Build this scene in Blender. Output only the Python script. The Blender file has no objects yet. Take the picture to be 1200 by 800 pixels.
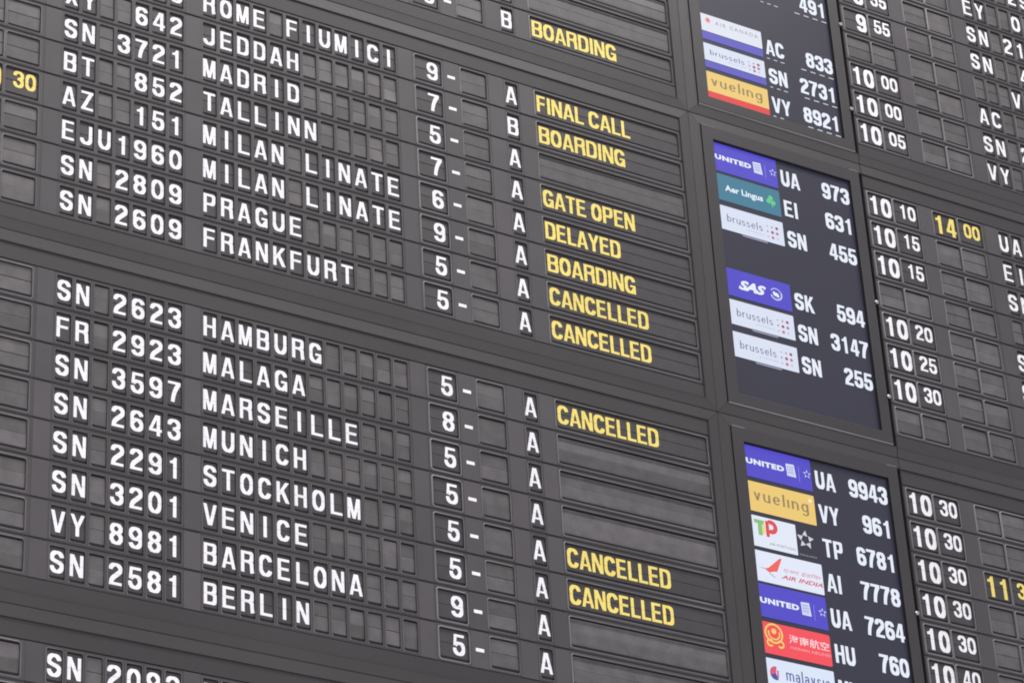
import bpy, bmesh, math, random
from mathutils import Matrix, Vector

# ------------------------------------------------------------------ camera, light, exposure
CELL = 0.05                      # one character pitch, metres
ROW = 2.146 * CELL               # one row pitch
BLK = 9.481                      # rows from one block to the next
Z0 = 7.0                         # height of the first row of the middle block
C = bpy.context.scene.collection
sc = bpy.context.scene

cam = bpy.data.cameras.new('camera'); camo = bpy.data.objects.new('camera', cam); C.objects.link(camo)
right = Vector((0.86097971, -0.50608038, -0.05095669))
down = Vector((0.22362255, 0.46660495, -0.85572938))
fwd = Vector((0.4568445, 0.72537057, 0.51490838))
camo.matrix_world = Matrix((
    (right.x, -down.x, -fwd.x, -51.2285 * CELL),
    (right.y, -down.y, -fwd.y, -122.5165 * CELL),
    (right.z, -down.z, -fwd.z, Z0 - 103.481 * CELL),
    (0, 0, 0, 1)))
cam.sensor_width = 36.0; cam.lens = 3678.78 / 1200 * 36; cam.clip_end = 200
sc.camera = camo

w = bpy.data.worlds.new('World'); sc.world = w; w.use_nodes = True
bg = w.node_tree.nodes['Background']
bg.inputs[0].default_value = (0.93, 0.93, 1.0, 1); bg.inputs[1].default_value = 0.78

def area(name, loc, target, sx, sy, power, col):
    l = bpy.data.lights.new(name, 'AREA'); l.shape = 'RECTANGLE'; l.size = sx; l.size_y = sy
    l.energy = power; l.color = col
    o = bpy.data.objects.new(name, l); C.objects.link(o); o.location = loc
    o.rotation_euler = (Vector(target) - Vector(loc)).to_track_quat('-Z', 'Y').to_euler()
area('ceiling_light', (1.4, -2.6, Z0 + 4.2), (1.4, 0, Z0 - 0.4), 7.0, 1.6, 225, (1.0, 0.97, 0.93))
area('hall_window_light', (-2.4, -3.6, Z0 - 4.6), (1.2, 0, Z0 - 0.2), 4.0, 2.0, 140, (1.0, 0.98, 0.95))

sc.cycles.filter_width = 1.9
sc.view_settings.view_transform = 'Standard'; sc.view_settings.look = 'None'
sc.view_settings.exposure = 0.0; sc.view_settings.gamma = 1.0

random.seed(4)

# ------------------------------------------------------------------ materials
def s2l(c):
    return tuple(((x / 255) / 12.92 if x / 255 <= 0.04045 else ((x / 255 + 0.055) / 1.055) ** 2.4) for x in c)

def mat(name, col, rough=0.5, spec=0.5, var=0.0, noise=0.0, nscale=6.0, bump=0.0, stretch=(1, 1, 1)):
    m = bpy.data.materials.new(name); m.use_nodes = True
    nt = m.node_tree; b = nt.nodes['Principled BSDF']
    b.inputs['Roughness'].default_value = rough
    b.inputs['Specular IOR Level'].default_value = spec
    b.inputs['Base Color'].default_value = (*col, 1)
    if var or noise or bump:
        rgb = nt.nodes.new('ShaderNodeRGB'); rgb.outputs[0].default_value = (*col, 1)
        geo = nt.nodes.new('ShaderNodeNewGeometry')
        mp = nt.nodes.new('ShaderNodeVectorMath'); mp.operation = 'MULTIPLY'
        nt.links.new(geo.outputs['Position'], mp.inputs[0]); mp.inputs[1].default_value = stretch
        tx = nt.nodes.new('ShaderNodeTexNoise'); tx.inputs['Scale'].default_value = nscale
        tx.inputs['Detail'].default_value = 6; tx.inputs['Roughness'].default_value = 0.6
        nt.links.new(mp.outputs[0], tx.inputs['Vector'])
        mr = nt.nodes.new('ShaderNodeMapRange'); mr.inputs['From Min'].default_value = 0.3; mr.inputs['From Max'].default_value = 0.7
        mr.inputs['To Min'].default_value = 1 - noise; mr.inputs['To Max'].default_value = 1 + noise
        nt.links.new(tx.outputs['Fac'], mr.inputs['Value'])
        oi = nt.nodes.new('ShaderNodeObjectInfo')
        mv = nt.nodes.new('ShaderNodeMapRange'); mv.inputs['To Min'].default_value = 1 - var; mv.inputs['To Max'].default_value = 1 + var
        nt.links.new(oi.outputs['Random'], mv.inputs['Value'])
        mm = nt.nodes.new('ShaderNodeMath'); mm.operation = 'MULTIPLY'
        nt.links.new(mr.outputs[0], mm.inputs[0]); nt.links.new(mv.outputs[0], mm.inputs[1])
        vs = nt.nodes.new('ShaderNodeVectorMath'); vs.operation = 'SCALE'
        nt.links.new(rgb.outputs[0], vs.inputs[0]); nt.links.new(mm.outputs[0], vs.inputs['Scale'])
        nt.links.new(vs.outputs[0], b.inputs['Base Color'])
        if bump:
            t2 = nt.nodes.new('ShaderNodeTexNoise'); t2.inputs['Scale'].default_value = 260; t2.inputs['Detail'].default_value = 3
            nt.links.new(geo.outputs['Position'], t2.inputs['Vector'])
            bp = nt.nodes.new('ShaderNodeBump'); bp.inputs['Strength'].default_value = bump; bp.inputs['Distance'].default_value = 0.0008
            nt.links.new(t2.outputs['Fac'], bp.inputs['Height']); nt.links.new(bp.outputs[0], b.inputs['Normal'])
    return m

M = {}
M['plate'] = mat('plate_grey', (0.049, 0.0425, 0.0445), 0.46, 0.5, 0.06, 0.28, 1.3, 0.25)  # broad tone noise is dust that also imitates patchy sheen
M['panel'] = mat('panel_dark', (0.032, 0.0275, 0.029), 0.5, 0.5, 0.05, 0.18, 1.4, 0.25)
M['filler'] = mat('filler_grey', (0.062, 0.055, 0.059), 0.5, 0.5, 0.14, 0.12, 5.0, 0.25)
M['rim'] = mat('rim_grey', (0.105, 0.097, 0.101), 0.38, 0.6, 0.22, 0.30, 9.0, 0.15)
M['rim_wide'] = mat('rim_sheen', (0.15, 0.14, 0.144), 0.36, 0.6, 0.15, 0.55, 2.2, 0.15)  # paler colour paints the bright glow of these rims; noise adds dirt
M['lip'] = mat('edge_highlight', (0.36, 0.34, 0.34), 0.3, 0.6, 0.05, 0.2, 4.0)  # pale colour painting the highlights along the bezel edges
M['flap'] = mat('flap_black', (0.043, 0.038, 0.041), 0.5, 0.5, 0.10, 0.14, 30.0, 0.15)
M['flap_blank'] = mat('flap_worn', (0.092, 0.084, 0.086), 0.42, 0.5, 0.24, 0.22, 24.0, 0.15)
M['stack_seam'] = mat('stack_seam_shade', (0.030, 0.027, 0.030), 0.6, 0.4, 0.1, 0.1, 40.0)  # waiting flaps, and the painted shade between rows
M['frame'] = mat('frame_metal', (0.036, 0.032, 0.032), 0.42, 0.5, 0.05, 0.12, 2.5, 0.2)
M['bezel'] = mat('bezel_grey', (0.030, 0.027, 0.028), 0.42, 0.5, 0.04, 0.12, 3.0, 0.2)
M['groove'] = mat('groove_black', (0.012, 0.011, 0.012), 0.8, 0.2)
M['white'] = mat('print_white', (0.85, 0.83, 0.86), 0.5, 0.4, 0.03, 0.04, 40.0)
M['yellow'] = mat('print_yellow', (0.84, 0.67, 0.16), 0.5, 0.4, 0.03, 0.05, 40.0)
M['screw'] = mat('screw_steel', (0.45, 0.44, 0.43), 0.25, 0.6); M['screw'].node_tree.nodes['Principled BSDF'].inputs['Metallic'].default_value = 0.9

def glow(name, srgb, k=1.0):
    m = bpy.data.materials.new(name); m.use_nodes = True
    b = m.node_tree.nodes['Principled BSDF']; c = s2l(srgb)
    b.inputs['Base Color'].default_value = (0.012, 0.012, 0.012, 1); b.inputs['Roughness'].default_value = 0.4; b.inputs['Specular IOR Level'].default_value = 0.35
    b.inputs['Emission Color'].default_value = (*c, 1); b.inputs['Emission Strength'].default_value = k
    return m
G = {}
def lit(rgb, k=0.97):
    if rgb not in G: G[rgb] = glow('screen_%02x%02x%02x' % rgb, rgb, k)
    return G[rgb]
M['screen'] = glow('screen_dark', (54, 53, 78), 0.50)
WHITE = (232, 238, 250); PALE = (216, 224, 242); BLUE = (74, 66, 198)

# ------------------------------------------------------------------ helpers
def mesh_of(name, V, F, m, smooth=False):
    me = bpy.data.meshes.new(name); me.from_pydata(V, [], F); me.materials.append(m); me.update()
    if smooth:
        for p in me.polygons: p.use_smooth = True
    return me
def link(name, me, parent=None, loc=(0, 0, 0)):
    o = bpy.data.objects.new(name, me); C.objects.link(o); o.location = loc
    if parent is not None: o.parent = parent
    return o
def thing(name, loc, label, cat, group=None):
    o = bpy.data.objects.new(name, None); C.objects.link(o); o.location = loc
    o.empty_display_size = 0.05
    o['label'] = label; o['category'] = cat
    if group: o['group'] = group
    return o
# local drawing space of every builder: x = u cells right, y = rows up, z = cells towards the hall
def P(u, r, z): return (u * CELL, -z * CELL, r * ROW)

class MB:
    def __init__(s): s.V = []; s.F = []
    def quad(s, a, b, c, d):
        n = len(s.V); s.V += [P(*a), P(*b), P(*c), P(*d)]; s.F.append((n, n + 1, n + 2, n + 3))
    def sheet(s, u0, u1, r0, r1, z):     # faces the hall
        s.quad((u0, r0, z), (u1, r0, z), (u1, r1, z), (u0, r1, z))
    def box(s, u0, u1, r0, r1, z0, z1, ch=0.0):
        c = ch; cr = ch / 2.146
        s.sheet(u0 + c, u1 - c, r0 + cr, r1 - cr, z1)
        I = [(u0 + c, r0 + cr, z1), (u1 - c, r0 + cr, z1), (u1 - c, r1 - cr, z1), (u0 + c, r1 - cr, z1)]
        O = [(u0, r0, z1 - c), (u1, r0, z1 - c), (u1, r1, z1 - c), (u0, r1, z1 - c)]
        B = [(u0, r0, z0), (u1, r0, z0), (u1, r1, z0), (u0, r1, z0)]
        for i in range(4):
            j = (i + 1) % 4
            if c: s.quad(O[i], O[j], I[j], I[i])
            s.quad(B[i], B[j], O[j], O[i])
        s.quad(B[3], B[2], B[1], B[0])
    def loops(s, L, closed=True):        # strips between successive loops of points
        for A, B in zip(L[:-1], L[1:]):
            n = len(A)
            for i in range(n if closed else n - 1):
                j = (i + 1) % n; s.quad(A[i], A[j], B[j], B[i])
    def mesh(s, name, m, smooth=False): return mesh_of(name, s.V, s.F, m, smooth)

def rrect(u0, u1, r0, r1, rad, z, n=3):
    pts = []; k = 2.146
    rad = max(rad, 0.001)
    for cx, cy, a in ((u1 - rad, r0 + rad / k, -90), (u1 - rad, r1 - rad / k, 0), (u0 + rad, r1 - rad / k, 90), (u0 + rad, r0 + rad / k, 180)):
        for i in range(n + 1):
            t = math.radians(a + 90 * i / n); pts.append((cx + rad * math.cos(t), cy + rad / k * math.sin(t), z))
    return pts

# ------------------------------------------------------------------ stroke alphabet (height 1, condensed bold)
W = 0.60; T = 0.160; T2 = 0.130
def arc(cx, cy, rx, ry, a0, a1, n=10):
    return [(cx + rx * math.cos(math.radians(a0 + (a1 - a0) * i / n)), cy + ry * math.sin(math.radians(a0 + (a1 - a0) * i / n))) for i in range(n + 1)]
def bez(p0, p1, p2, p3, n=8):
    o = []
    for i in range(n + 1):
        t = i / n; s = 1 - t
        o.append(tuple(s**3 * a + 3 * s * s * t * b + 3 * s * t * t * c + t**3 * d for a, b, c, d in zip(p0, p1, p2, p3)))
    return o
def glyph(ch, W=W, T=T, T2=T2):
    a = T / 2; b = T2 / 2; l = a; r = W - a; t = 1 - b; m = W / 2; rx = (W - T) / 2
    S = []; Q = []                      # S = centre lines, Q = solid polygons
    ry = 0.315
    top = lambda: arc(m, t - ry, rx, ry, 180, 0); bot = lambda: arc(m, b + ry, rx, ry, 0, -180)
    def diag(x0, y0, x1, y1, w): Q.append([(x0 - w / 2, y0), (x0 + w / 2, y0), (x1 + w / 2, y1), (x1 - w / 2, y1)])
    if ch in '0O': S.append(top() + bot() + [(l, t - ry)])
    elif ch == '1':
        x = m + 0.05; Q.append([(x - a, 0), (x + a, 0), (x + a, 1), (x - a * 0.4, 1), (x - a, 0.9)])
        Q.append([(x - a - 0.15, 0.70), (x - a + 0.01, 0.70), (x - a + 0.01, 0.90), (x - a - 0.06, 0.835), (x - a - 0.15, 0.81)])
    elif ch == '2':
        S.append(arc(m, t - 0.21, rx, 0.21, 188, 0) + bez((r, t - 0.21), (r, 0.52), (l + 0.02, 0.40), (l + 0.02, b + 0.02))[1:])
        Q.append([(0, 0), (W - 0.02, 0), (W - 0.02, T2), (0.02, T2)])
    elif ch == '3':
        S.append(arc(m, t - 0.20, rx, 0.20, 190, 0)[0:] + bez((r - .0, t - 0.20), (r, 0.58), (m + .1, 0.525), (m - 0.06, 0.525))[1:])
        S.append(bez((m - 0.06, 0.515), (m + .12, 0.515), (r, 0.46), (r, b + 0.235)) + arc(m, b + 0.235, rx, 0.235, 0, -190)[1:])
    elif ch == '4':
        x = W - a - 0.08; Q.append([(x - a, 0), (x + a, 0), (x + a, 1), (x - a, 1)])
        Q.append([(0, 0.20), (W, 0.20), (W, 0.20 + T2), (0, 0.20 + T2)])
        Q.append([(0, 0.30), (T * 0.9, 0.30), (x - a + .01, 0.80), (x - a + .01, 1), (x - a - .06, 1)])
    elif ch == '5':
        Q.append([(0.05, 1 - T2), (W - 0.03, 1 - T2), (W - 0.03, 1), (0.07, 1)])
        Q.append([(0.02, 0.45), (0.02 + T * 0.9, 0.45), (0.07 + T * 0.85, 1), (0.07, 1)])
        S.append(bez((l + 0.02, 0.47), (l + 0.1, 0.62), (r, 0.66), (r, 0.38)) + [(r, b + 0.24)] + arc(m, b + 0.24, rx, 0.24, 0, -190)[1:])
    elif ch in '69':
        s1 = arc(m, t - 0.22, rx, 0.22, 8, 180) + [(l, 0.5), (l, b + 0.24)]
        s2 = arc(m, b + 0.245, rx, 0.245, 0, 360, 18)
        if ch == '9': s1 = [(W - x, 1 - y) for x, y in s1]; s2 = [(W - x, 1 - y) for x, y in s2]
        S.append(s1); S.append(s2)
    elif ch == '7':
        Q.append([(0, 1 - T2), (W, 1 - T2), (W, 1), (0, 1)])
        S.append(bez((W - a, 1 - T2 * .7), (W - a - 0.16, 0.66), (m - 0.04, 0.40), (m - 0.07, 0.0)))
    elif ch == '8':
        S.append(arc(m, t - 0.20, rx * 0.94, 0.20, -90, 270)); S.append(arc(m, b + 0.24, rx, 0.24, 90, 450))
    elif ch == 'A':
        w = T * 0.95; Q.append([(-0.02, 0), (w - 0.02, 0), (m + 0.055, 1), (m - 0.105, 1)]); Q.append([(W + 0.02 - w, 0), (W + 0.02, 0), (m + 0.105, 1), (m - 0.055, 1)])
        Q.append([(0.13, 0.21), (W - 0.13, 0.21), (W - 0.16, 0.21 + T2 * 0.8), (0.16, 0.21 + T2 * 0.8)])
    elif ch in 'BPR':
        Q.append([(0.0, 0), (T, 0), (T, 1), (0.0, 1)])
        h = 0.52 if ch != 'P' else 0.46; ym = h
        S.append([(T * .5, t), (m, t)] + bez((m, t), (r, t), (r - 0.01, 0.90), (r - 0.01, (t + ym) / 2))[1:] + bez((r - 0.01, (t + ym) / 2), (r - 0.01, ym), (m + .1, ym), (m, ym))[1:] + [(T * .5, ym)])
        if ch == 'B': S.append([(T * .5, ym - .001), (m, ym - .001)] + bez((m, ym), (r + .02, ym), (r + 0.0, 0.42), (r, 0.29))[1:] + bez((r, 0.29), (r, b), (m + .16, b), (m, b))[1:] + [(T * .5, b)])
        if ch == 'R': S.append(bez((m, ym), (r + .0, ym), (r - 0.015, 0.42), (r - 0.01, 0.28)) + bez((r - .01, 0.28), (r, 0.1), (r + 0.01, 0.05), (r + 0.03, 0.0))[1:])
    elif ch in 'CG':
        s1 = arc(m, t - 0.26, rx, 0.26, 8, 180) + arc(m, b + 0.26, rx, 0.26, 180, 352 if ch == 'C' else 360)
        S.append(s1)
        if ch == 'G':
            Q.append([(m, 0.38), (W, 0.38), (W, 0.38 + T2 * .9), (m, 0.38 + T2 * .9)]); Q.append([(W - T * .75, 0), (W, 0), (W, 0.46), (W - T * .75, 0.46)])
    elif ch == 'D':
        Q.append([(0, 0), (T, 0), (T, 1), (0, 1)])
        S.append([(T * .5, t)] + bez((m - .06, t), (r - .03, t), (r, 0.84), (r, 0.62)) + bez((r, 0.38), (r, 0.16), (r - .03, b), (m - .06, b)) + [(T * .5, b)])
    elif ch in 'EF':
        Q.append([(0, 0), (T, 0), (T, 1), (0, 1)]); Q.append([(0.1, 1 - T2), (W - 0.04, 1 - T2), (W - 0.04, 1), (0.1, 1)])
        Q.append([(0.1, 0.45), (W - 0.07, 0.45), (W - 0.07, 0.45 + T2), (0.1, 0.45 + T2)])
        if ch == 'E': Q.append([(0.1, 0), (W - 0.02, 0), (W - 0.02, T2), (0.1, T2)])
    elif ch == 'H':
        for x in (0, W - T): Q.append([(x, 0), (x + T, 0), (x + T, 1), (x, 1)])
        Q.append([(0.1, 0.44), (W - 0.1, 0.44), (W - 0.1, 0.44 + T2), (0.1, 0.44 + T2)])
    elif ch == 'I': Q.append([(m - a, 0), (m + a, 0), (m + a, 1), (m - a, 1)])
    elif ch == 'J': S.append([(r - .02, 1), (r - .02, b + 0.23)] + arc(m - .01, b + 0.23, rx - .01, 0.23, 0, -185)[1:])
    elif ch == 'K':
        Q.append([(0, 0), (T, 0), (T, 1), (0, 1)]); Q.append([(T - .01, 0.32), (T - .01, 0.55), (W - T * 1.1, 1), (W + .01, 1)])
        Q.append([(W - T * 1.05, 0), (W + 0.03, 0), (m + 0.03, 0.66), (m - 0.10, 0.50)])
    elif ch == 'L': Q.append([(0.02, 0), (T + .02, 0), (T + .02, 1), (0.02, 1)]); Q.append([(0.1, 0), (W, 0), (W, T2), (0.1, T2)])
    elif ch == 'M':
        w = T * 0.86
        for x in (-0.02, W + .02 - w): Q.append([(x, 0), (x + w, 0), (x + w, 1), (x, 1)])
        Q.append([(-0.02, 1), (w + .03, 1), (m + 0.06, 0), (m - 0.07, 0)]); Q.append([(W - w - .03, 1), (W + .02, 1), (m + 0.07, 0), (m - 0.06, 0)])
    elif ch == 'N':
        w = T * 0.93
        for x in (0, W - w): Q.append([(x, 0), (x + w, 0), (x + w, 1), (x, 1)])
        Q.append([(0, 1), (w + 0.03, 1), (W, 0), (W - w - 0.03, 0)])
    elif ch == 'S':
        h = 0.22
        S.append(arc(m, t - h, rx, h, 2, 180) + bez((l, t - h), (l, 0.56), (m - .12, 0.56), (m, 0.515))[1:] + bez((m, 0.515), (m + .12, 0.47), (r, 0.47), (r, b + 0.24))[1:] + arc(m, b + 0.24, rx, 0.24, 0, -182)[1:])
    elif ch == 'T': Q.append([(0, 1 - T2), (W, 1 - T2), (W, 1), (0, 1)]); Q.append([(m - a, 0), (m + a, 0), (m + a, 1), (m - a, 1)])
    elif ch == 'U': S.append([(l, 1), (l, b + ry)] + arc(m, b + ry, rx, ry, 180, 360) + [(r, 1)])
    elif ch == 'V':
        w = T; Q.append([(-0.02, 1), (w - .02, 1), (m + 0.06, 0), (m - 0.10, 0)]); Q.append([(W + .02 - w, 1), (W + .02, 1), (m + 0.10, 0), (m - 0.06, 0)])
    elif ch == 'X': diag(a, 0, r, 1, T * 1.12); diag(r, 0, a, 1, T * 1.12)
    elif ch == 'Y':
        Q.append([(m - a, 0), (m + a, 0), (m + a, 0.45), (m - a, 0.45)]); Q.append([(-.02, 1), (T - .02, 1), (m + a, 0.40), (m - a, 0.40)]); Q.append([(W + .02 - T, 1), (W + .02, 1), (m + a, 0.40), (m - a, 0.40)])
    elif ch == 'Z':
        for y in (0, 1 - T2): Q.append([(0.01, y), (W - .01, y), (W - .01, y + T2), (0.01, y + T2)])
        Q.append([(0.01, T2 * .5), (T * 1.2, T2 * .5), (W - 0.01, 1 - T2 * .5), (W - T * 1.2, 1 - T2 * .5)])
    elif ch == '-': Q.append([(m - 0.21, 0.40), (m + 0.21, 0.40), (m + 0.21, 0.565), (m - 0.21, 0.565)])
    out = []
    for s in S:                          # widen the centre lines
        Lp, Rp = [], []
        n = len(s); closed = math.hypot(s[0][0] - s[-1][0], s[0][1] - s[-1][1]) < 1e-6
        for i in range(n):
            p = s[i - 1] if i else (s[-2] if closed else s[0]); q = s[i + 1] if i < n - 1 else (s[1] if closed else s[-1])
            dx, dy = q[0] - p[0], q[1] - p[1]; d = math.hypot(dx, dy) or 1; nx, ny = -dy / d, dx / d
            k = (T * abs(nx) + T2 * abs(ny)) / 2 / max(0.75, 1)
            Lp.append((s[i][0] + nx * k, s[i][1] + ny * k)); Rp.append((s[i][0] - nx * k, s[i][1] - ny * k))
        out.append(('strip', Lp, Rp))
    for q in Q: out.append(('poly', q, None))
    return out

def text_mesh(name, items, m, split=None, th=0.006):
    """items: (char, u centre, height in cells, width in cells, row offset); letters are thin raised print."""
    V = []; F = []
    def face(idx, z):
        n = len(V)
        for (x, y) in idx: V.append((x * CELL, -z * CELL, y * CELL))
        # make it face the hall (-Y)
        A = sum(idx[i][0] * idx[(i + 1) % len(idx)][1] - idx[(i + 1) % len(idx)][0] * idx[i][1] for i in range(len(idx)))
        f = list(range(n, n + len(idx)))
        F.append(f if A > 0 else f[::-1])
    for (ch, uc, h, wd, dy, Tt, T2t) in items:
        Wn = wd / h; lay = 0
        for kind, a, b in glyph(ch, Wn, Tt, T2t):
            lay += 1; z = th + lay * 0.0022
            tr = lambda p: (uc + (p[0] - Wn / 2) * h, dy + (p[1] - 0.5) * h)
            if kind == 'poly': face([tr(p) for p in a], z)
            else:
                for i in range(len(a) - 1): face([tr(a[i]), tr(b[i]), tr(b[i + 1]), tr(a[i + 1])], z)
    me = mesh_of(name, V, F, m)
    if split is not None:
        out = bmesh.new(); out.from_mesh(me)
        for z, keep_up in ((split + 0.010, True),):
            pass
        up = out.copy(); lo = out
        bmesh.ops.bisect_plane(up, geom=up.verts[:] + up.edges[:] + up.faces[:], plane_co=(0, 0, (split + 0.005) * CELL), plane_no=(0, 0, 1), clear_inner=True)
        bmesh.ops.bisect_plane(lo, geom=lo.verts[:] + lo.edges[:] + lo.faces[:], plane_co=(0, 0, (split - 0.005) * CELL), plane_no=(0, 0, 1), clear_outer=True)
        m2 = bpy.data.meshes.new('tmp'); up.to_mesh(m2); lo.from_mesh(m2); lo.to_mesh(me); up.free(); lo.free(); bpy.data.meshes.remove(m2)
        me.update()
    return me

# ------------------------------------------------------------------ shared meshes: windows, flaps, characters
ZP = 0.06        # face of the plates
cache = {}
R0W, R1W = -0.430, 0.372      # window bottom / top, rows (letter centre at 0)
def window_mesh(wd, sheen=False):
    k = ('win', wd, sheen)
    if k not in cache:
        b = MB(); h = wd / 2; rad = 0.10 if wd > 1.2 else 0.07
        e = 0.085 if 1.2 < wd < 3 else (0.07 if wd > 3 else 0.048); er = e / 2.146
        L = [rrect(-h - e, h + e, R0W - er, R1W + er, rad + e, ZP - 0.01),
             rrect(-h - e + .006, h + e - .006, R0W - er + .003, R1W + er - .003, rad + e, ZP + 0.004),
             rrect(-h - 0.012, h + 0.012, R0W - 0.006, R1W + 0.006, rad + .012, ZP + (0.034 if wd > 1.2 else 0.026)),
             rrect(-h, h, R0W, R1W, rad, ZP + 0.004),
             rrect(-h, h, R0W, R1W, rad, -0.13)]
        b.loops(L)
        cache[k] = b.mesh('flap_window', M['rim_wide'] if sheen else M['rim'])
        cache[k].materials.append(M['plate'])
        n = len(L[0]) * 3
        for p in cache[k].polygons:
            if p.index >= n: p.material_index = 1
    return cache[k]
def flap_mesh(wd, up, kind):
    k = ('flap', wd, up, kind)
    if k not in cache:
        b = MB(); h = wd / 2 - 0.014
        if up:
            z = {'l': 0.0, 'b': 0.0, 'h': 0.0}[kind]; top = 0.352 if kind == 'l' else 0.345
            A = [(-h, 0.006, z - .012), (h, 0.006, z - .012), (h, 0.02, z), (-h, 0.02, z)]
            b.quad(*A); b.quad((-h, 0.02, z), (h, 0.02, z), (h, top, z - .03), (-h, top, z - .03))
            b.quad((-h, top, z - .03), (h, top, z - .03), (h, top, -.14), (-h, top, -.14))
        else:
            bo = -0.345
            b.quad((-h, -0.018, 0), (h, -0.018, 0), (h, -0.005, -.012), (-h, -0.005, -.012))
            b.quad((-h, bo, 0.003), (h, bo, 0.003), (h, -0.018, 0.0), (-h, -0.018, 0.0))
            b.quad((-h, bo, -0.02), (h, bo, -0.02), (h, bo, 0.003), (-h, bo, 0.003))
            for i in range(3):       # the waiting flaps behind show as steps below
                y0 = bo - 0.024 * (i + 1); z = -0.02 - .025 * i
                b.quad((-h, y0, z - .002), (h, y0, z - .002), (h, y0 + .024, z), (-h, y0 + .024, z))
                b.quad((-h, y0, z - .027), (h, y0, z - .027), (h, y0, z), (-h, y0, z))
        if wd > 3 and kind == 'b':
            for y in ((0.26, 0.30) if up else (-0.31,)):
                b.box(-h, h, y, y + 0.012, -0.03, 0.010, 0.003)
        me = b.mesh('flap', M['flap'] if kind == 'l' else M['flap_blank'])
        me.materials.append(M['stack_seam'])
        if not up:
            for p in me.polygons:
                if 3 <= p.index < 9: p.material_index = 1
        cache[k] = me
    return cache[k]
def char_mesh(ch, style):
    k = (ch, style)
    if k not in cache:
        if style == 'cell': it = [(ch, 0, 1.16, 0.69, 0, T, T2)]; m = M['white']
        elif style == 'gate': it = [(ch, 0.29, 1.16, 0.69, 0, T, T2)]; m = M['white']
        elif style[:4] == 'hour':
            m = M['yellow'] if style[4:] == 'y' else M['white']
            it = [(c, (-0.42 if i == 0 else 0.49), 1.32, 0.76, 0.0, 0.182, 0.14) for i, c in enumerate(ch) if c != ' ']
        elif style[:3] == 'min':
            m = M['yellow'] if style[3:] == 'y' else M['white']
            it = [(c, (-0.17 if i == 0 else 0.49), 1.01, 0.57, 0.13, 0.16, 0.125) for i, c in enumerate(ch)]
        cache[k] = text_mesh('character', it, m, split=0.0)
    return cache[k]
ADV = {'I': 0.40, ' ': 0.36, 'F': 0.88, 'L': 0.86, 'E': 0.92, 'T': .9, 'A': 1.0}
def status_mesh(word):
    k = ('status', word)
    if k not in cache:
        width = {'CANCELLED': 6.42, 'BOARDING': 5.74, 'DELAYED': 4.92, 'GATE OPEN': 6.05, 'FINAL CALL': 6.25}[word]
        adv = [ADV.get(c, 1.0) for c in word]; s = (width + 0.10) / sum(adv); x = 0.0; it = []
        for c, a in zip(word, adv):
            if c != ' ': it.append((c, x + a * s / 2 - (0.0), 1.13, 0.89 * s * (min(a, 1.0) if c != 'I' else 1), 0, 0.172, 0.138))
            x += a * s
        cache[k] = text_mesh('status_text', it, M['yellow'], split=0.0)
    return cache[k]

def row_z(b, r): return Z0 - ((b - 2) * BLK + (r - 1)) * ROW

def add_window(root, u, wd, content=None, style='cell', status=None):
    wn = link('flap_window', window_mesh(wd, wd == 1.70 or wd > 3 or (u > 50 and wd > 1.2)), root, P(u, 0, 0))
    kind = 'l' if (content or status) else 'b'
    jit = random.uniform(-0.004, 0.004)
    a = link('upper_flap', flap_mesh(wd, True, kind), wn, P(0, 0, jit)); b = link('lower_flap', flap_mesh(wd, False, kind), wn)
    if kind == 'b':
        a.location.z += random.uniform(-0.02, 0.006) * ROW; a.rotation_euler.x = random.uniform(0.0, 0.05)
        b.rotation_euler.x = random.uniform(-0.03, 0.03)
    if content:
        nm = {'c': 'letter' if content.isalpha() else 'digit', 'g': 'digit', 'h': 'hour_print', 'm': 'minute_print'}[style[0]]
        t = link(nm, char_mesh(content, style), wn)
    if status: link('status_print', status_mesh(status), wn, P(-wd / 2 + 0.10, 0, 0.0))
    return wn

def plate_with_holes(u0, u1, holes):
    b = MB(); r0, r1 = -0.502, 0.456; z = ZP; br = 0.022
    x = u0
    for (a, c) in holes:
        if a > x: b.sheet(x, a, R0W, R1W, z)
        x = c
    b.sheet(x, u1, R0W, R1W, z)
    b.sheet(u0, u1, R1W, r1 - br, z); b.sheet(u0, u1, r0 + br, R0W, z)
    b.quad((u0, r1 - br, z), (u1, r1 - br, z), (u1, r1, z - 0.03), (u0, r1, z - 0.03))
    b.quad((u0, r1, z - 0.03), (u1, r1, z - 0.03), (u1, r1, -0.1), (u0, r1, -0.1))
    b.quad((u0, r0, z - 0.03), (u1, r0, z - 0.03), (u1, r0 + br, z), (u0, r0 + br, z))
    b.quad((u0, r0, -0.1), (u1, r0, -0.1), (u1, r0, z - 0.03), (u0, r0, z - 0.03))
    b.sheet(u0, u1, r0 - 0.045, r0, 0.005)  # dark recessed sheet paints the shading between rows
    me = b.mesh('face_plate', M['plate']); me.materials.append(M['stack_seam']); me.polygons[len(me.polygons) - 1].material_index = 1
    return me

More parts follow.
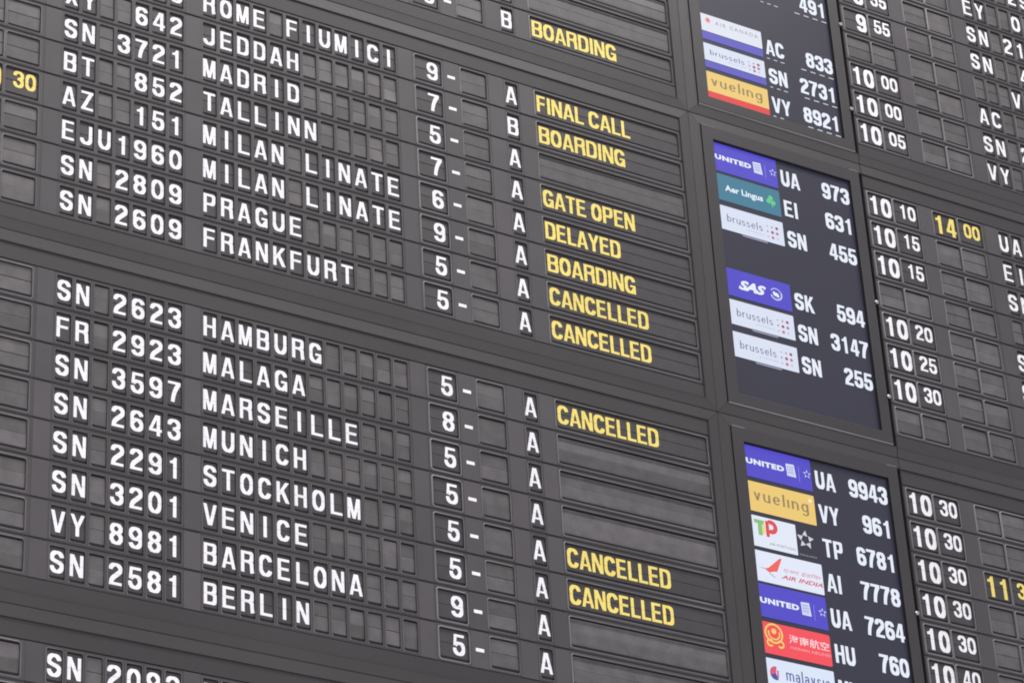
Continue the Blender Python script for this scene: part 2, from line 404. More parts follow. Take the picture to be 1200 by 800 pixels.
# columns (centre u, width)
CODE = [(float(k), 0.80) for k in range(7)]
DEST = [(7.95 + k, 0.80) for k in range(12)]
def mkleft():
    cols = [(-9.35, 1.78), (-7.40, 1.78), (-4.60, 1.80), (-2.62, 1.80)] + CODE + DEST + [(21.43, 1.70), (24.36, 1.66), (26.84, 0.80), (33.27, 9.75)]
    return cols
LEFT = mkleft(); RIGHT = [(52.70, 1.78), (54.63, 1.80), (57.62, 1.78), (59.56, 1.80)] + [(62.204 + k, 0.80) for k in range(7)] + [(70.154 + k, 0.80) for k in range(3)]
UL0, UL1 = -10.9, 38.33
UR0, UR1 = 51.52, 73.0
plateL = plate_with_holes(UL0, UL1, [(u - w_ / 2, u + w_ / 2) for u, w_ in LEFT])
plateR = plate_with_holes(UR0, UR1, [(u - w_ / 2, u + w_ / 2) for u, w_ in RIGHT])
def filler(u0, u1):
    b = MB(); b.box(u0, u1, -0.50, 0.44, ZP - .02, ZP + 0.016, 0.008); return (b.mesh('filler_plate', M['filler']), u0)
FL = [filler(*x) for x in ((-1.45, -0.55), (6.52, 7.42), (19.48, 20.36), (22.40, 23.42), (25.32, 26.30), (27.36, 28.26))]
FR = [filler(*x) for x in ((55.66, 56.66), (60.76, 61.66))]
def dash_mesh():
    if 'dash' not in cache:
        cache['dash'] = text_mesh('dash', [('-', 0, 1.16, 0.69, -0.06, T, T2)], M['white'])
    return cache['dash']

# ------------------------------------------------------------------ setting: wall behind everything
bk = MB(); bk.box(-11.6, 74.0, -32.0, 24.0, -2.2, -0.35)
wall = link('back_wall', bk.mesh('back_wall', M['groove']), None, (0, 0, Z0)); wall['kind'] = 'structure'

# ------------------------------------------------------------------ flight rows, left board
def left_row(b, r, code, num, dest, gate, hall, status, label, delay=None, time=None):
    root = thing('flight_row', (0, 0, row_z(b, r)), label, 'flight row', 'flap rows of the departures board')
    link('face_plate', plateL, root)
    for i, (me, _) in enumerate(FL):
        o = link('filler_plate', me, root)
        if i == 3 and gate: link('dash', dash_mesh(), o, P(22.90, 0, ZP + 0.014))
    cs = LEFT
    cont = [None] * 4 + list((code or '').ljust(3)) + list((num or '').rjust(4)) + list((dest or '').ljust(12))
    for i, (u, wd) in enumerate(cs[:4]):
        if delay and i in (2, 3):
            add_window(root, u, wd, delay[i - 2], ('houry' if i == 2 else 'miny'))
        else: add_window(root, u, wd)
    for i, (u, wd) in enumerate(cs[4:23]):
        c = cont[4 + i]
        add_window(root, u, wd, c if c and c != ' ' else None)
    add_window(root, *cs[23], gate, 'gate'); add_window(root, *cs[24])
    add_window(root, *cs[25], hall, 'cell'); add_window(root, *cs[26], None, 'cell', status)
    return root
def desc(dest, fl, gate, hall, status, extra=''):
    s = 'flap row for %s, flight %s, gate %s %s' % (dest, fl, gate, hall)
    return s + (', yellow %s' % status if status else ', empty status window') + extra

for r in (3, 4, 5, 6, 7):
    left_row(1, r, '', '', '', None, None, None,
             'empty flap row, %s row above the BOARDING row at the top edge' % {7: 'first', 6: 'second', 5: 'third', 4: 'fourth', 3: 'fifth'}[r])
left_row(1, 8, '', '', '', '8', 'B', 'BOARDING', 'flap row cut by the top edge, gate 8 B, topmost yellow BOARDING')
B2 = [('', '   8', 'ROME FIUMICI', '9', 'A', 'FINAL CALL'), ('XY', '642', 'JEDDAH', '7', 'B', 'BOARDING'), ('SN', '3721', 'MADRID', '5', 'A', None),
      ('BT', '852', 'TALLINN', '7', 'A', 'GATE OPEN'), ('AZ', '151', 'MILAN LINATE', '6', 'A', 'DELAYED'), ('EJU', '1960', 'MILAN LINATE', '9', 'A', 'BOARDING'),
      ('SN', '2809', 'PRAGUE', '5', 'A', 'CANCELLED'), ('SN', '2609', 'FRANKFURT', '5', 'A', 'CANCELLED')]
for i, (c, n, d, g, h, s) in enumerate(B2):
    lab = ('flap row for ROME FIUMICI, gate 9 A, yellow FINAL CALL' if i == 0 else 'flap row AZ 151 for MILAN LINATE, yellow DELAYED and yellow 30 at its left' if i == 4 else desc(d, c + ' ' + n.strip(), g, h, s))
    left_row(2, i + 1, c, n, d, g, h, s, lab, ('10', '30') if i == 4 else None)
B3 = [('SN', '2623', 'HAMBURG', '5', 'A', 'CANCELLED'), ('FR', '2923', 'MALAGA', '8', 'A', None), ('SN', '3597', 'MARSEILLE', '5', 'A', None),
      ('SN', '2643', 'MUNICH', '5', 'A', None), ('SN', '2291', 'STOCKHOLM', '5', 'A', 'CANCELLED'), ('SN', '3201', 'VENICE', '5', 'A', 'CANCELLED'),
      ('VY', '8981', 'BARCELONA', '9', 'A', None), ('SN', '2581', 'BERLIN', '5', 'A', None)]
for i, (c, n, d, g, h, s) in enumerate(B3):
    left_row(3, i + 1, c, n, d, g, h, s, desc(d, c + ' ' + n, g, h, s))
left_row(4, 1, 'SN', '2093', 'L', None, None, None, 'flap row with flight SN 2093 cut by the bottom edge')
left_row(4, 2, '', '', '', None, None, None, 'empty flap row in the bottom left corner, under SN 2093')

# ------------------------------------------------------------------ flight rows, right board
def right_row(b, r, hm, delay, code, num, label):
    root = thing('flight_row', (0, 0, row_z(b, r)), label, 'flight row', 'flap rows of the right hand board')
    link('face_plate', plateR, root)
    for me, _ in FR: link('filler_plate', me, root)
    for i in range(4):
        u, wd = RIGHT[i]; src = hm if i < 2 else delay
        if src: add_window(root, u, wd, src[i % 2], ('hour' if i % 2 == 0 else 'min') + ('y' if i > 1 else ''))
        else: add_window(root, u, wd)
    tx = list(code.ljust(3)) + list(num.rjust(4))
    for i in range(7): add_window(root, *RIGHT[4 + i], tx[i] if tx[i] != ' ' else None)
    for i in range(11, 14): add_window(root, *RIGHT[i])
    return root
R1 = [(None, None, '', ' 29 '), (None, None, 'EY', ' 0  '), ((' 9', '55'), None, 'SN', '21  '), ((' 9', '55'), None, 'SN', '491'), (None, None, '', 'V   '),
      (('10', '00'), None, 'AC', '833'), (('10', '00'), None, 'SN', '2731'), (('10', '05'), None, 'VY', '8921')]
L1 = ['flap row in the top right corner, digits 29', 'flap row with code EY near the top right corner', 'flap row 9 55 with code SN and 21, cut by the top edge',
      'flap row 9 55 with code SN, above the row holding only a V', 'flap row without a time, a single V at its right', 'flap row 10 00 with code AC',
      'flap row 10 00 with code SN, under the AC row', 'flap row 10 05 with code VY, bottom of the top block']
for i, (t, d, c, n) in enumerate(R1): right_row(1, i + 1, t, d, c, n, L1[i])
R2 = [(('10', '10'), ('14', '00'), 'UA', '973'), (('10', '15'), None, 'EI', '631'), (('10', '15'), None, 'SN', '455'), (None, None, '', ''), (('10', '20'), None, 'SK', '594'),
      (('10', '25'), None, 'SN', '3147'), (('10', '30'), None, 'SN', '255'), (None, None, '', '')]
L2 = ['flap row 10 10 with yellow 14 00 and code UA', 'flap row 10 15 with code EI, upper of the two 10 15 rows', 'flap row 10 15 with code SN, lower of the two 10 15 rows',
      'empty flap row between the 10 15 and 10 20 rows', 'flap row 10 20 beside SK 594 on the screen', 'flap row 10 25 directly above a 10 30 row',
      'flap row 10 30 directly under the 10 25 row', 'empty flap row under the 10 30 row, last of the middle block']
for i, (t, d, c, n) in enumerate(R2): right_row(2, i + 1, t, d, c, n, L2[i])
R3 = [(('10', '30'), None, 'UA', '9943'), (('10', '30'), None, 'VY', '961'), (('10', '30'), ('11', '30'), 'TP', '6781'), (('10', '30'), None, 'AI', '7778'),
      (('10', '30'), None, 'UA', '7264'), (('10', '40'), None, 'HU', '760'), (('10', '40'), None, '', ''), (None, None, '', '')]
L3 = ['flap row 10 30 at the top of the lower block, beside UA 9943', 'flap row 10 30 beside VY 961 on the screen', 'flap row 10 30 with yellow 11 30 at its right',
      'flap row 10 30 beside AI 7778 on the screen', 'flap row 10 30 beside UA 7264 on the screen', 'flap row 10 40 at the bottom edge, beside HU 760',
      'flap row below the 10 40 row beside HU 760, under the picture edge', 'empty last flap row of the lower right block']
R3[6] = (None, None, '', '')
for i, (t, d, c, n) in enumerate(R3): right_row(3, i + 1, t, d, c, n, L3[i])

# ------------------------------------------------------------------ module frames (mitred rails) and blanking panels
def rails(root, u0, u1, r0, r1, wu, wr, sides='tblr', wR=None):
    """picture-frame rails between the outer rectangle and the inner one; profile rises then falls to the seam"""
    wR = wu if wR is None else wR
    prof = [(0.0, -0.2), (0.0, 0.075), (0.05, 0.11), (0.5, 0.125), (0.90, 0.14), (0.93, 0.165), (0.985, 0.165), (1.0, 0.14), (1.0, -0.1)]   # fraction inward, height
    def loop(f, z): return [(u0 + wu * f, r0 + wr * f, z), (u1 - wR * f, r0 + wr * f, z), (u1 - wR * f, r1 - wr * f, z), (u0 + wu * f, r1 - wr * f, z)]
    L = [loop(f, z) for f, z in prof]
    for nm, i in (('bottom_rail', 0), ('side_rail', 1), ('top_rail', 2), ('side_rail', 3)):
        if {0: 'b', 1: 'r', 2: 't', 3: 'l'}[i] not in sides: continue
        j = (i + 1) % 4; b = MB(); g = 0.006
        for A, B_ in zip(L[:-1], L[1:]):
            def cut(p, q, k=g): return tuple(a + (c - a) * k / max(1e-6, math.dist(p, q)) for a, c in zip(p, q))
            b.quad(cut(A[i], A[j]), cut(A[j], A[i]), cut(B_[j], B_[i]), cut(B_[i], B_[j]))
        link(nm, b.mesh(nm, M['frame']), root)
WU, WR = 0.72, 0.335
MIDL = 39.03
names = {1: 'top', 2: 'middle', 3: 'lower', 4: 'bottom'}
for b_ in (1, 2, 3, 4):
    zt = row_z(b_, 1)
    top = 1.2345; bottom = -8.2365          # rows above / below row 1 centre
    root = thing('module_frame', (0, 0, zt), 'dark mitred metal frame round the %s block of destination rows' % names[b_], 'frame', 'frames of the board modules')
    rails(root, -11.6, MIDL, bottom, top, WU, WR)
    p = MB(); p.box(-10.9, 38.32, bottom + WR, -7.535, -0.05, 0.085, 0.012); p2 = MB(); p2.box(-10.9, 38.32, 0.468, top - WR, -0.05, 0.085, 0.012)
    link('blanking_panel', p.mesh('blanking_panel', M['panel']), root); link('blanking_panel', p2.mesh('blanking_panel', M['panel']), root)
    if b_ == 4: continue
    root = thing('module_frame', (0, 0, zt), 'dark mitred metal frame round the %s screen' % names[b_], 'frame', 'frames round the screens')
    rails(root, MIDL + 0.01, 51.46, bottom, top, WU, WR, 'tbl', 0.001)
    root = thing('module_frame', (0, 0, zt), 'dark frame of the %s block of rows right of the screens' % names[b_], 'frame', 'frames of the right hand modules')
    rails(root, 51.49, 73.6, bottom, top, 0.012, WR, 'tblr')
    p = MB(); p.box(51.52, 73.0, bottom + WR, -7.535, -0.05, 0.085, 0.012); p2 = MB(); p2.box(51.52, 73.0, 0.468, top - WR, -0.05, 0.085, 0.012)
    link('blanking_panel', p.mesh('blanking_panel', M['panel']), root); link('blanking_panel', p2.mesh('blanking_panel', M['panel']), root)

# ------------------------------------------------------------------ screens
ZS = 0.0
UA_, UB_ = 40.62, 50.50
def font_mesh(name, txt, u0, u1, rc, h, m, z, bold=0.0, shear=0.0, sp=1.0):
    cu = bpy.data.curves.new('txt', 'FONT'); cu.body = txt; cu.size = 1.0; cu.offset = bold; cu.shear = shear; cu.space_character = sp
    cu.resolution_u = 3
    o = bpy.data.objects.new('txt', cu); C.objects.link(o)
    bpy.context.view_layer.update()
    dg = bpy.context.evaluated_depsgraph_get(); me = bpy.data.meshes.new_from_object(o.evaluated_get(dg))
    bpy.data.objects.remove(o); bpy.data.curves.remove(cu)
    xs = [v.co.x for v in me.vertices]; ys = [v.co.y for v in me.vertices]
    x0, x1, y0, y1 = min(xs), max(xs), min(ys), max(ys)
    for v in me.vertices:
        x = u0 + (v.co.x - x0) / (x1 - x0) * (u1 - u0); r = rc + ((v.co.y - y0) / (y1 - y0) - 0.5) * h
        v.co = P(x, r, z)
    me.materials.clear(); me.materials.append(m); me.name = name
    return me
def poly_mesh(name, polys, m, z):
    V = []; F = []
    for k, pl in enumerate(polys):
        A = sum(pl[i][0] * pl[(i + 1) % len(pl)][1] - pl[(i + 1) % len(pl)][0] * pl[i][1] for i in range(len(pl)))
        if A < 0: pl = pl[::-1]
        n = len(V); V += [P(x, y, z + k * 0.001) for x, y in pl]; F.append(tuple(range(n, n + len(pl))))
    return mesh_of(name, V, F, m)
def circ(x, y, r, n=20, a0=0, a1=360, ry=None):
    ry = r / 2.146 if ry is None else ry
    return [(x + r * math.cos(math.radians(a0 + (a1 - a0) * i / n)), y + ry * math.sin(math.radians(a0 + (a1 - a0) * i / n))) for i in range(n if a1 - a0 == 360 else n + 1)]
def ring(x, y, r, w_, a0, a1, n=18):
    o = []
    k = 2.146
    for i in range(n):
        t0 = math.radians(a0 + (a1 - a0) * i / n); t1 = math.radians(a0 + (a1 - a0) * (i + 1) / n)
        o.append([(x + r * math.cos(t0), y + r / k * math.sin(t0)), (x + r * math.cos(t1), y + r / k * math.sin(t1)), (x + (r - w_) * math.cos(t1), y + (r - w_) / k * math.sin(t1)), (x + (r - w_) * math.cos(t0), y + (r - w_) / k * math.sin(t0))])
    return o
LC = {'v': .50, 'u': .52, 'e': .54, 'l': .14, 'i': .14, 'n': .52, 'g': .54, 'b': .54, 'r': .34, 's': .44, 'm': .84, 'a': .50, 'y': .50}
def lower_mesh(name, txt, u0, u1, rc, xh, m, z, T=0.12):
    '''thin round lower case; xh = x-height in rows, rc = row of the base line'''
    gap = 0.19; tot = sum(LC[c] for c in txt) + gap * (len(txt) - 1); k = (u1 - u0) / tot; x = 0; polys = []
    for c in txt:
        wd = LC[c]; r_ = wd / 2 - T / 2; cx = wd / 2; S = []; a = T / 2; R = wd - a
        if c == 'v': S = [[(a, 1), (cx, .02)], [(cx, .02), (R, 1)]]
        if c == 'y': S = [[(a, 1), (cx, .05)], [(R, 1), (cx - .12, -.42)]]
        if c == 'u': S = [[(a, 1), (a, .36)] + arc(cx, .36, r_, .30, 180, 360), [(R, 1), (R, 0)]]
        if c == 'n': S = [[(a, 0), (a, 1)], arc(cx, .64, r_, .30, 180, 0) + [(R, 0)]]
        if c == 'm': S = [[(a, 0), (a, 1)], arc(wd * .28, .66, wd * .22, .28, 180, 0) + [(wd * .5, 0)], arc(wd * .72, .66, wd * .22, .28, 180, 0) + [(wd * .94, 0)]]
        if c == 'r': S = [[(a, 0), (a, 1)], arc(a + .24, .62, .24, .32, 180, 80)]
        if c == 'l': S = [[(a, 0), (a, 1.5)]]
        if c == 'i': S = [[(a, 0), (a, 1)]]
        if c == 'e': S = [[(a, .52), (R, .52)] + arc(cx, .5, r_, .45, 5, 320, 14)]
        if c == 'a': S = [arc(cx, .32, r_, .27, 0, 360, 12), arc(cx, .66, r_, .29, 160, 0) + [(R, 0)]]
        if c == 'b': S = [[(a, 0), (a, 1.5)], arc(cx, .5, r_, .45, 0, 360, 14)]
        if c == 'g': S = [arc(cx, .5, r_, .45, 0, 360, 14), [(R, 1), (R, -.12)] + arc(cx, -.12, r_, .32, 0, -150)]
        if c == 's': S = [arc(cx, .73, r_, .22, 25, 200) + bez((a + .02, .64), (.1, .5), (R - .03, .52), (R, .3))[1:] + arc(cx, .27, r_, .22, 0, -155)]
        for s_ in S:
            for p, q in zip(s_[:-1], s_[1:]):
                dx, dy = q[0] - p[0], q[1] - p[1]; d = math.hypot(dx, dy) or 1; nx, ny = -dy / d * T / 2, dx / d * T / 2
                ex, ey = dx / d * .01, dy / d * .01
                polys.append([(u0 + (x + X_) * k, rc + Y_ * xh) for X_, Y_ in ((p[0] + nx - ex, p[1] + ny - ey), (p[0] - nx - ex, p[1] - ny - ey), (q[0] - nx + ex, q[1] - ny + ey), (q[0] + nx + ex, q[1] + ny + ey))])
        x += wd + gap
    me = poly_mesh(name, polys, m, z)
    for i, v in enumerate(me.vertices): v.co.y = -(z + 0.0012 * ((i // 4) % 3)) * CELL
    return me
L0, LW = 40.63, 4.52
class Logo:
    """a logo tile; positions inside are fractions from its top left corner"""
    def __init__(s, root, row, top, bot, rgb, x1=1.0, corner=0.05, label=None):
        s.row = row; s.top = -row - top; s.h = (bot - top); s.w = LW; s.z = ZS + 0.02
        b = MB(); n = rrect(L0, L0 + LW * x1, s.top - s.h, s.top, corner, s.z, 2)
        V = [P(*p) for p in n]; me = mesh_of('logo_tile', V, [tuple(range(len(V)))], lit(rgb))
        s.o = link('logo_tile', me, root)
        if label: s.o['label'] = label
    def X(s, x): return L0 + LW * x
    def Y(s, y): return s.top - s.h * y
    def text(s, t, x0, x1, yc, h, rgb, bold=0.0, shear=0.0, sp=1.0, dz=0.006):
        link('lettering', font_mesh('lettering', t, s.X(x0), s.X(x1), s.Y(yc), h * s.h, lit(rgb), s.z + dz, bold, shear, sp), s.o)
    def lower(s, t, x0, x1, base, xh, rgb, T=0.12): link('lettering', lower_mesh('lettering', t, s.X(x0), s.X(x1), s.Y(base), xh * s.h, lit(rgb), s.z + 0.006, T), s.o)
    def polys(s, name, pl, rgb, dz=0.006): link(name, poly_mesh(name, [[(s.X(x), s.Y(y)) for x, y in q] for q in pl], lit(rgb), s.z + dz), s.o)
    def raw(s, name, pl, rgb, dz=0.006): link(name, poly_mesh(name, pl, lit(rgb), s.z + dz), s.o)

def logo_united(root, r):
    g = Logo(root, r, -0.49, 0.44, BLUE)
    g.text('UNITED', 0.02, 0.59, 0.50, 0.175, WHITE, 0.055, 0, 1.15)
    g.polys('globe_mark', [[(0.62, 0.30), (0.745, 0.28), (0.765, 0.68), (0.63, 0.68)]], PALE)
    g.polys('globe_lines', [[(0.64 + .024 * i, 0.34), (0.648 + .024 * i, 0.34), (0.662 + .024 * i, 0.64), (0.654 + .024 * i, 0.64)] for i in range(4)]
            + [[(0.63, 0.38 + .09 * i), (0.74, 0.36 + .09 * i), (0.74, 0.375 + .09 * i), (0.63, 0.395 + .09 * i)] for i in range(3)], (150, 150, 225), 0.010)
    g.polys('divider', [[(0.808, 0.3), (0.816, 0.3), (0.816, 0.78), (0.808, 0.78)]], (140, 140, 232))
    st = []
    cx, cy = g.X(0.935), g.Y(0.48)
    for i in range(5):
        a = math.radians(90 + 72 * i); b1 = math.radians(90 + 72 * i + 30); b2 = math.radians(90 + 72 * i - 30)
        R_, r_ = 0.29, 0.13
        st.append([(cx + R_ * math.cos(a), cy + R_ / 2.146 * math.sin(a)), (cx + r_ * math.cos(b1), cy + r_ / 2.146 * math.sin(b1)), (cx + r_ * math.cos(b2), cy + r_ / 2.146 * math.sin(b2))])
    g.raw('star_mark', st, (205, 208, 235))
def logo_brussels(root, r, top=-0.435, bot=0.34, left=True):
    g = Logo(root, r, top, bot, PALE)
    g.lower('brussels', 0.115, 0.665, 0.625, 0.205, (98, 94, 128), 0.115)
    g.text('airlines', 0.40, 0.68, 0.76, 0.075, (165, 168, 196), 0, 0, 1.3)
    for i, x in enumerate((0.745, 0.82, 0.895)):
        for j, y in enumerate((0.34, 0.56, 0.78)):
            big = 0.105 if (i, j) in ((1, 1), (2, 1), (1, 2), (2, 0)) else 0.065
            col = (150, 70, 95) if (i + j) % 2 == 0 else (190, 110, 130)
            if (i, j) in ((0, 0), (0, 2), (2, 2)): col = (205, 170, 190)
            g.raw('dot', [circ(g.X(x), g.Y(y), big, 10)], col)
    if left:
        g.raw('strip', [[(g.X(0.32), g.Y(1.03)), (g.X(0.73), g.Y(1.03)), (g.X(0.72), g.Y(1.09)), (g.X(0.34), g.Y(1.09))]], (150, 148, 170))
        
def logo_vueling(root, r, top=-0.43, bot=0.44, red=False):
    g = Logo(root, r, top, bot, (236, 200, 112))
    g.lower('vueling', 0.085, 0.90, 0.62 if not red else 0.52, 0.27 if not red else 0.25, (150, 128, 88), 0.15)
    if red: g.polys('red_band', [[(0.0, 0.77), (1, 0.77), (1, 1.0), (0.0, 1.0)]], (226, 60, 58), 0.004)
    else: g.raw('dot', [circ(g.X(0.935), g.Y(0.2), 0.12, 12)], (250, 238, 210))
def blue_band(root, r, top, bot):
    g = Logo(root, r, top, bot, (88, 82, 190), 1.0, 0.01)
def logo_aer(root, r):
    g = Logo(root, r, -0.47, 0.39, (56, 120, 146))
    g.text('Aer Lingus', 0.13, 0.725, 0.52, 0.30, (228, 240, 248), 0.03)
    lv = [circ(g.X(0.85 + dx), g.Y(0.49 + dy), 0.17, 12) for dx, dy in ((0, -0.12), (-0.036, 0.02), (0.036, 0.05))]
    g.raw('shamrock', lv, (96, 200, 130)); g.polys('stem', [[(0.845, 0.55), (0.862, 0.53), (0.88, 0.72), (0.865, 0.73)]], (96, 200, 130), 0.012)
def logo_sas(root, r):
    g = Logo(root, r, -0.425, 0.44, BLUE)
    g.text('SAS', 0.185, 0.615, 0.51, 0.36, WHITE, 0.05, 0.35, 0.95)
    cx, cy = g.X(0.765), g.Y(0.51)
    g.raw('ring_mark', ring(cx, cy, 0.42, 0.06, 20, 150) + ring(cx, cy, 0.42, 0.10, 195, 385), (200, 205, 240))
    g.raw('ring_centre', [circ(cx, cy, 0.2, 12, ry=0.06), [(cx - .25, cy + .04), (cx - .12, cy + .09), (cx + .25, cy - .04), (cx + .12, cy - .09)]], WHITE)
def logo_ac(root, r):
    g = Logo(root, r, -0.43, 0.17, (222, 226, 238))
    cx, cy = g.X(0.13), g.Y(0.33)
    g.raw('disc', [circ(cx, cy, 0.21, 16)], (235, 170, 175))
    leaf = []
    for i in range(11):
        a = math.radians(90 + 360 * i / 11); rr = 0.13 if i % 2 == 0 else 0.06; leaf.append((cx + rr * math.cos(a), cy + rr / 2.146 * math.sin(a)))
    g.raw('leaf_mark', [leaf], (196, 60, 66), 0.01)
    g.text('AIR CANADA', 0.25, 0.94, 0.36, 0.21, (128, 126, 142), 0.0, 0, 1.45)
def logo_tap(root, r):
    g = Logo(root, r, -0.435, 0.45, (226, 232, 246), 0.665)
    s_ = 0.665
    g.polys('green_letter', [[(0.05, 0.12), (0.20, 0.12), (0.19, 0.24), (0.05, 0.24)], [(0.10, 0.2), (0.16, 0.2), (0.16, 0.62), (0.10, 0.62)]], (132, 190, 120))
    g.polys('yellow_stroke', [[(0.16, 0.24), (0.205, 0.24), (0.205, 0.55), (0.16, 0.55)]], (226, 220, 140))
    g.polys('red_letter', [[(0.215, 0.10), (0.265, 0.10), (0.265, 0.62), (0.215, 0.62)]], (222, 66, 74))
    g.raw('red_bowl', ring(g.X(0.295), g.Y(0.28), 0.43, 0.27, -120, 120, 14), (222, 66, 74), 0.009)
    g.text('AIR PORTUGAL', 0.25, 0.645, 0.83, 0.085, (150, 152, 172), 0.01)
    cx, cy = g.X(0.80), g.Y(0.42); st = []
    for i in range(5):
        a = math.radians(90 + 72 * i)
        q = lambda rr, da: (cx + rr * math.cos(a + math.radians(da)), cy + rr / 2.146 * math.sin(a + math.radians(da)))
        tri = [q(0.62, -4), q(0.34, 40), q(0.26, -42)]; gx = sum(p[0] for p in tri) / 3; gy = sum(p[1] for p in tri) / 3
        st.append([(gx + (p[0] - gx) * 0.88, gy + (p[1] - gy) * 0.88) for p in tri])
    g.raw('star_mark', st, (206, 208, 216)); g.text('STAR ALLIANCE', 0.69, 0.945, 0.94, 0.05, (170, 172, 180), 0.0)
def logo_ai(root, r):
    g = Logo(root, r, -0.435, 0.44, (226, 232, 248))
    g.polys('tail_mark', [[(0.14, 0.57), (0.20, 0.50), (0.37, 0.13), (0.405, 0.12), (0.32, 0.58), (0.27, 0.60), (0.2, 0.66)]], (238, 96, 84))
    g.polys('swoosh', [[(0.05, 0.55), (0.16, 0.54), (0.17, 0.58)], [(0.20, 0.66), (0.29, 0.78), (0.28, 0.80), (0.2, 0.70)]], (190, 150, 165), 0.003)
    g.text('एअर इंडिया', 0.42, 0.975, 0.47, 0.17, (214, 120, 128), 0.0, 0.25)
    g.text('AIR INDIA', 0.37, 0.985, 0.70, 0.14, (206, 78, 92), 0.02, 0.35)
def logo_hu(root, r):
    g = Logo(root, r, -0.43, 0.45, (244, 74, 84), 1.0, 0.12)
    cx, cy = g.X(0.17), g.Y(0.34); GO = (240, 206, 110)
    g.raw('gold_emblem', ring(cx, cy, 0.60, 0.11, -230, 130, 26) + ring(cx, cy, 0.40, 0.09, -200, 20) , GO)
    g.raw('gold_pearl', [circ(cx, cy + 0.06, 0.17, 12)], GO, 0.03)
    g.raw('gold_scroll', ring(g.X(0.10), g.Y(0.66), 0.24, 0.11, 20, 320, 14) + ring(g.X(0.25), g.Y(0.66), 0.24, 0.11, -140, 160, 14), GO, 0.04)
    g.text('海南航空', 0.39, 0.975, 0.39, 0.28, (255, 226, 232), 0.006)
    g.text('HAINAN AIRLINES', 0.40, 0.99, 0.66, 0.095, (250, 160, 170), 0.01)
def logo_mh(root, r):
    g = Logo(root, r, -0.425, 0.45, (218, 230, 248))
    cx, cy = g.X(0.145), g.Y(0.45)
    g.raw('blue_wing', [circ(cx, cy, 0.40, 14, 180, 290) + [(cx, cy)]], (70, 74, 160))
    g.raw('red_wing', [circ(cx, cy, 0.40, 14, 80, 200) + [(cx, cy)]], (214, 84, 120), 0.01)
    g.polys('red_bar', [[(0.16, 0.35), (0.185, 0.35), (0.18, 0.6), (0.155, 0.6)]], (200, 110, 140), 0.014)
    g.lower('malaysia', 0.29, 0.93, 0.60, 0.25, (92, 94, 158), 0.15)
    g.text('airlines', 0.6, 0.93, 0.84, 0.12, (140, 142, 190), 0.0)

def lcd_text(root, r, code, num):
    z = ZS + 0.02
    def put(name, s, right_u, wd=0.70, rgb=WHITE, h=1.12):
        it = []; n = len(s); x = right_u
        for c in reversed(s):
            a = 0.36 if c == 'I' else wd
            it.append((c, x - a / 2, h, (0.62 if c != 'I' else 0.62), 0, 0.175, 0.15)); x -= a
        me = text_mesh(name, it, lit(rgb)); o = link(name, me, root, P(0, -r - 0.035, z))
    w2 = sum(0.36 if c == 'I' else 0.72 for c in code)
    if code: put('flight_code', code, 45.36 + w2, 0.72)
    if num: put('flight_number', num, 50.42, 0.685)
def dashes(root, r, code_n, num_n):
    b = []
    for i in range(code_n): b.append([(45.40 + i * 0.50, -r - 0.425), (45.62 + i * .5 + .04 * i, -r - 0.425), (45.62 + i * .5 + .04 * i, -r - 0.455), (45.40 + i * .5, -r - 0.455)])
    for i in range(num_n): b.append([(47.95 + i * 0.68, -r - 0.425), (48.33 + i * 0.68, -r - 0.425), (48.33 + i * 0.68, -r - 0.46), (47.95 + i * 0.68, -r - 0.46)])
    link('dash_marks', poly_mesh('dash_marks', b, lit((206, 206, 216)), ZS + 0.026), root)

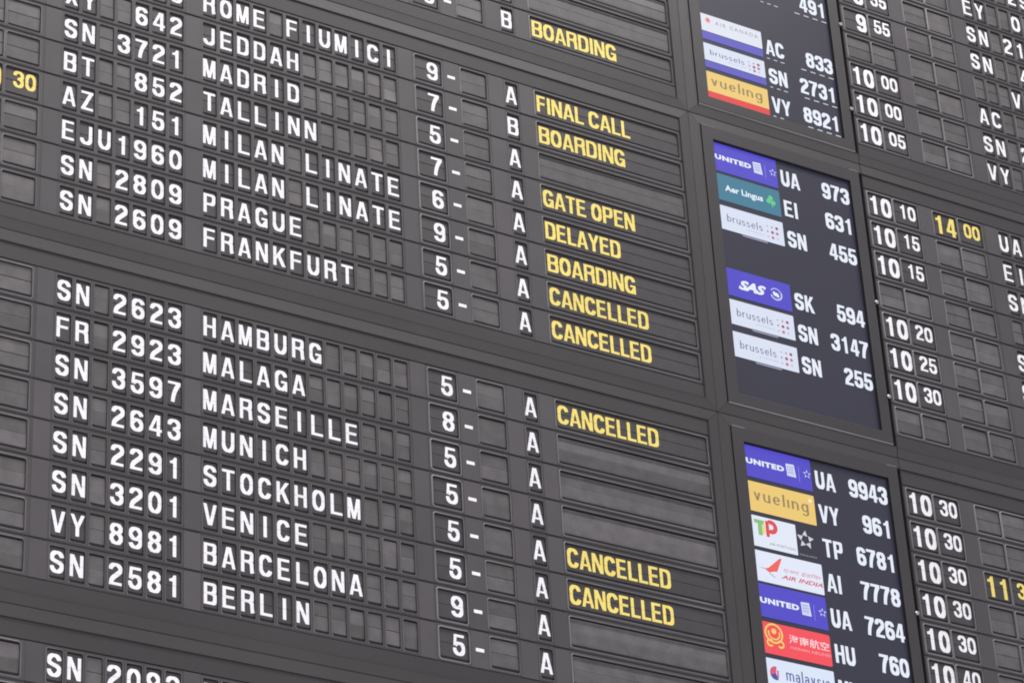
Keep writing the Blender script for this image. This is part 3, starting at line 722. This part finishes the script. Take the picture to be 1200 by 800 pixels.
def screen(b, label):
    root = thing('flight_screen', (0, 0, row_z(b, 1)), label, 'screen', 'flight screens between the flap boards')
    s = MB(); s.box(UA_ - .15, UB_ + .15, -7.56, 0.53, -0.30, ZS); link('display_panel', s.mesh('display_panel', M['screen']), root)
    # bezel ring, real thickness, with a lip towards the panel
    bz = MB()
    def lp(du, dr, z): return [(39.84 + du, -7.855 + dr, z), (51.26 - du, -7.855 + dr, z), (51.26 - du, 0.915 - dr, z), (39.84 + du, 0.915 - dr, z)]
    inn = lambda e, z: [(UA_ - e, -7.515 - e / 2.146, z), (UB_ + e, -7.515 - e / 2.146, z), (UB_ + e, 0.50 + e / 2.146, z), (UA_ - e, 0.50 + e / 2.146, z)]
    bz.loops([lp(0, 0, -0.2), lp(0, 0, 0.17), lp(0.035, 0.017, 0.205), inn(0.06, 0.205), inn(0.03, 0.19), inn(0.0, ZS + 0.003)])
    me = bz.mesh('bezel', M['bezel']); me.materials.append(M['groove'])
    for p in me.polygons:
        if p.index >= 12 and p.index < 20: p.material_index = 1 if p.index >= 16 else 0
    link('bezel', me, root)
    lb = MB(); lb.box(39.86, 51.24, -7.872, -7.858, 0.0, 0.19, 0.01); link('bottom_highlight', lb.mesh('bottom_highlight', M['lip']), root)  # pale strip paints the highlight on the bezel's lower bevel
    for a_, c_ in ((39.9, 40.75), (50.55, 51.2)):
        cb = MB(); cb.box(a_, c_, 0.918, 0.930, 0.0, 0.19, 0.008); link('corner_highlight', cb.mesh('corner_highlight', M['lip']), root)  # added bright strips imitate highlights at the bezel's top corners
    for k in (3.405, 6.40):
        sb = MB()
        a = [circ(51.30, -k, 0.13, 10)]
        base = [(x, y, 0.10) for x, y in a[0]]; m1 = [(x, y, 0.29) for x, y in a[0]]; t1 = [(51.30 + (x - 51.30) * .6, -k + (y + k) * .6, 0.34) for x, y, _ in m1]
        sb.loops([base, m1, t1]); n = len(sb.V); sb.V += [P(*p) for p in t1]; sb.F.append(tuple(range(n, n + len(t1))))
        link('screw', sb.mesh('screw', M['screw']), root)
    return root

s1 = screen(1, 'upper screen cut by the top edge, showing AC 833, SN 2731 and VY 8921')
lcd_text(s1, 3, '', '491'); dashes(s1, 3, 3, 4)
logo_ac(s1, 5); blue_band(s1, 5, 0.19, 0.46); lcd_text(s1, 5, 'AC', '833'); dashes(s1, 5, 3, 4)
logo_brussels(s1, 6, -0.40, 0.19, False); blue_band(s1, 6, 0.21, 0.44); lcd_text(s1, 6, 'SN', '2731'); dashes(s1, 6, 3, 4)
logo_vueling(s1, 7, -0.42, 0.46, True); lcd_text(s1, 7, 'VY', '8921'); dashes(s1, 7, 2, 4)
s2 = screen(2, 'middle screen with six flights from UA 973 down to SN 255')
logo_united(s2, 0); lcd_text(s2, 0, 'UA', '973')
logo_aer(s2, 1); lcd_text(s2, 1, 'EI', '631')
logo_brussels(s2, 2); lcd_text(s2, 2, 'SN', '455')
logo_sas(s2, 4); lcd_text(s2, 4, 'SK', '594')
logo_brussels(s2, 5); lcd_text(s2, 5, 'SN', '3147')
logo_brussels(s2, 6); lcd_text(s2, 6, 'SN', '255')
s3 = screen(3, 'lower screen full of logos from UA 9943 down to HU 760')
logo_united(s3, 0); lcd_text(s3, 0, 'UA', '9943')
logo_vueling(s3, 1); lcd_text(s3, 1, 'VY', '961')
logo_tap(s3, 2); lcd_text(s3, 2, 'TP', '6781')
logo_ai(s3, 3); lcd_text(s3, 3, 'AI', '7778')
logo_united(s3, 4); lcd_text(s3, 4, 'UA', '7264')
logo_hu(s3, 5); lcd_text(s3, 5, 'HU', '760')
logo_mh(s3, 6); lcd_text(s3, 6, 'MH', '')
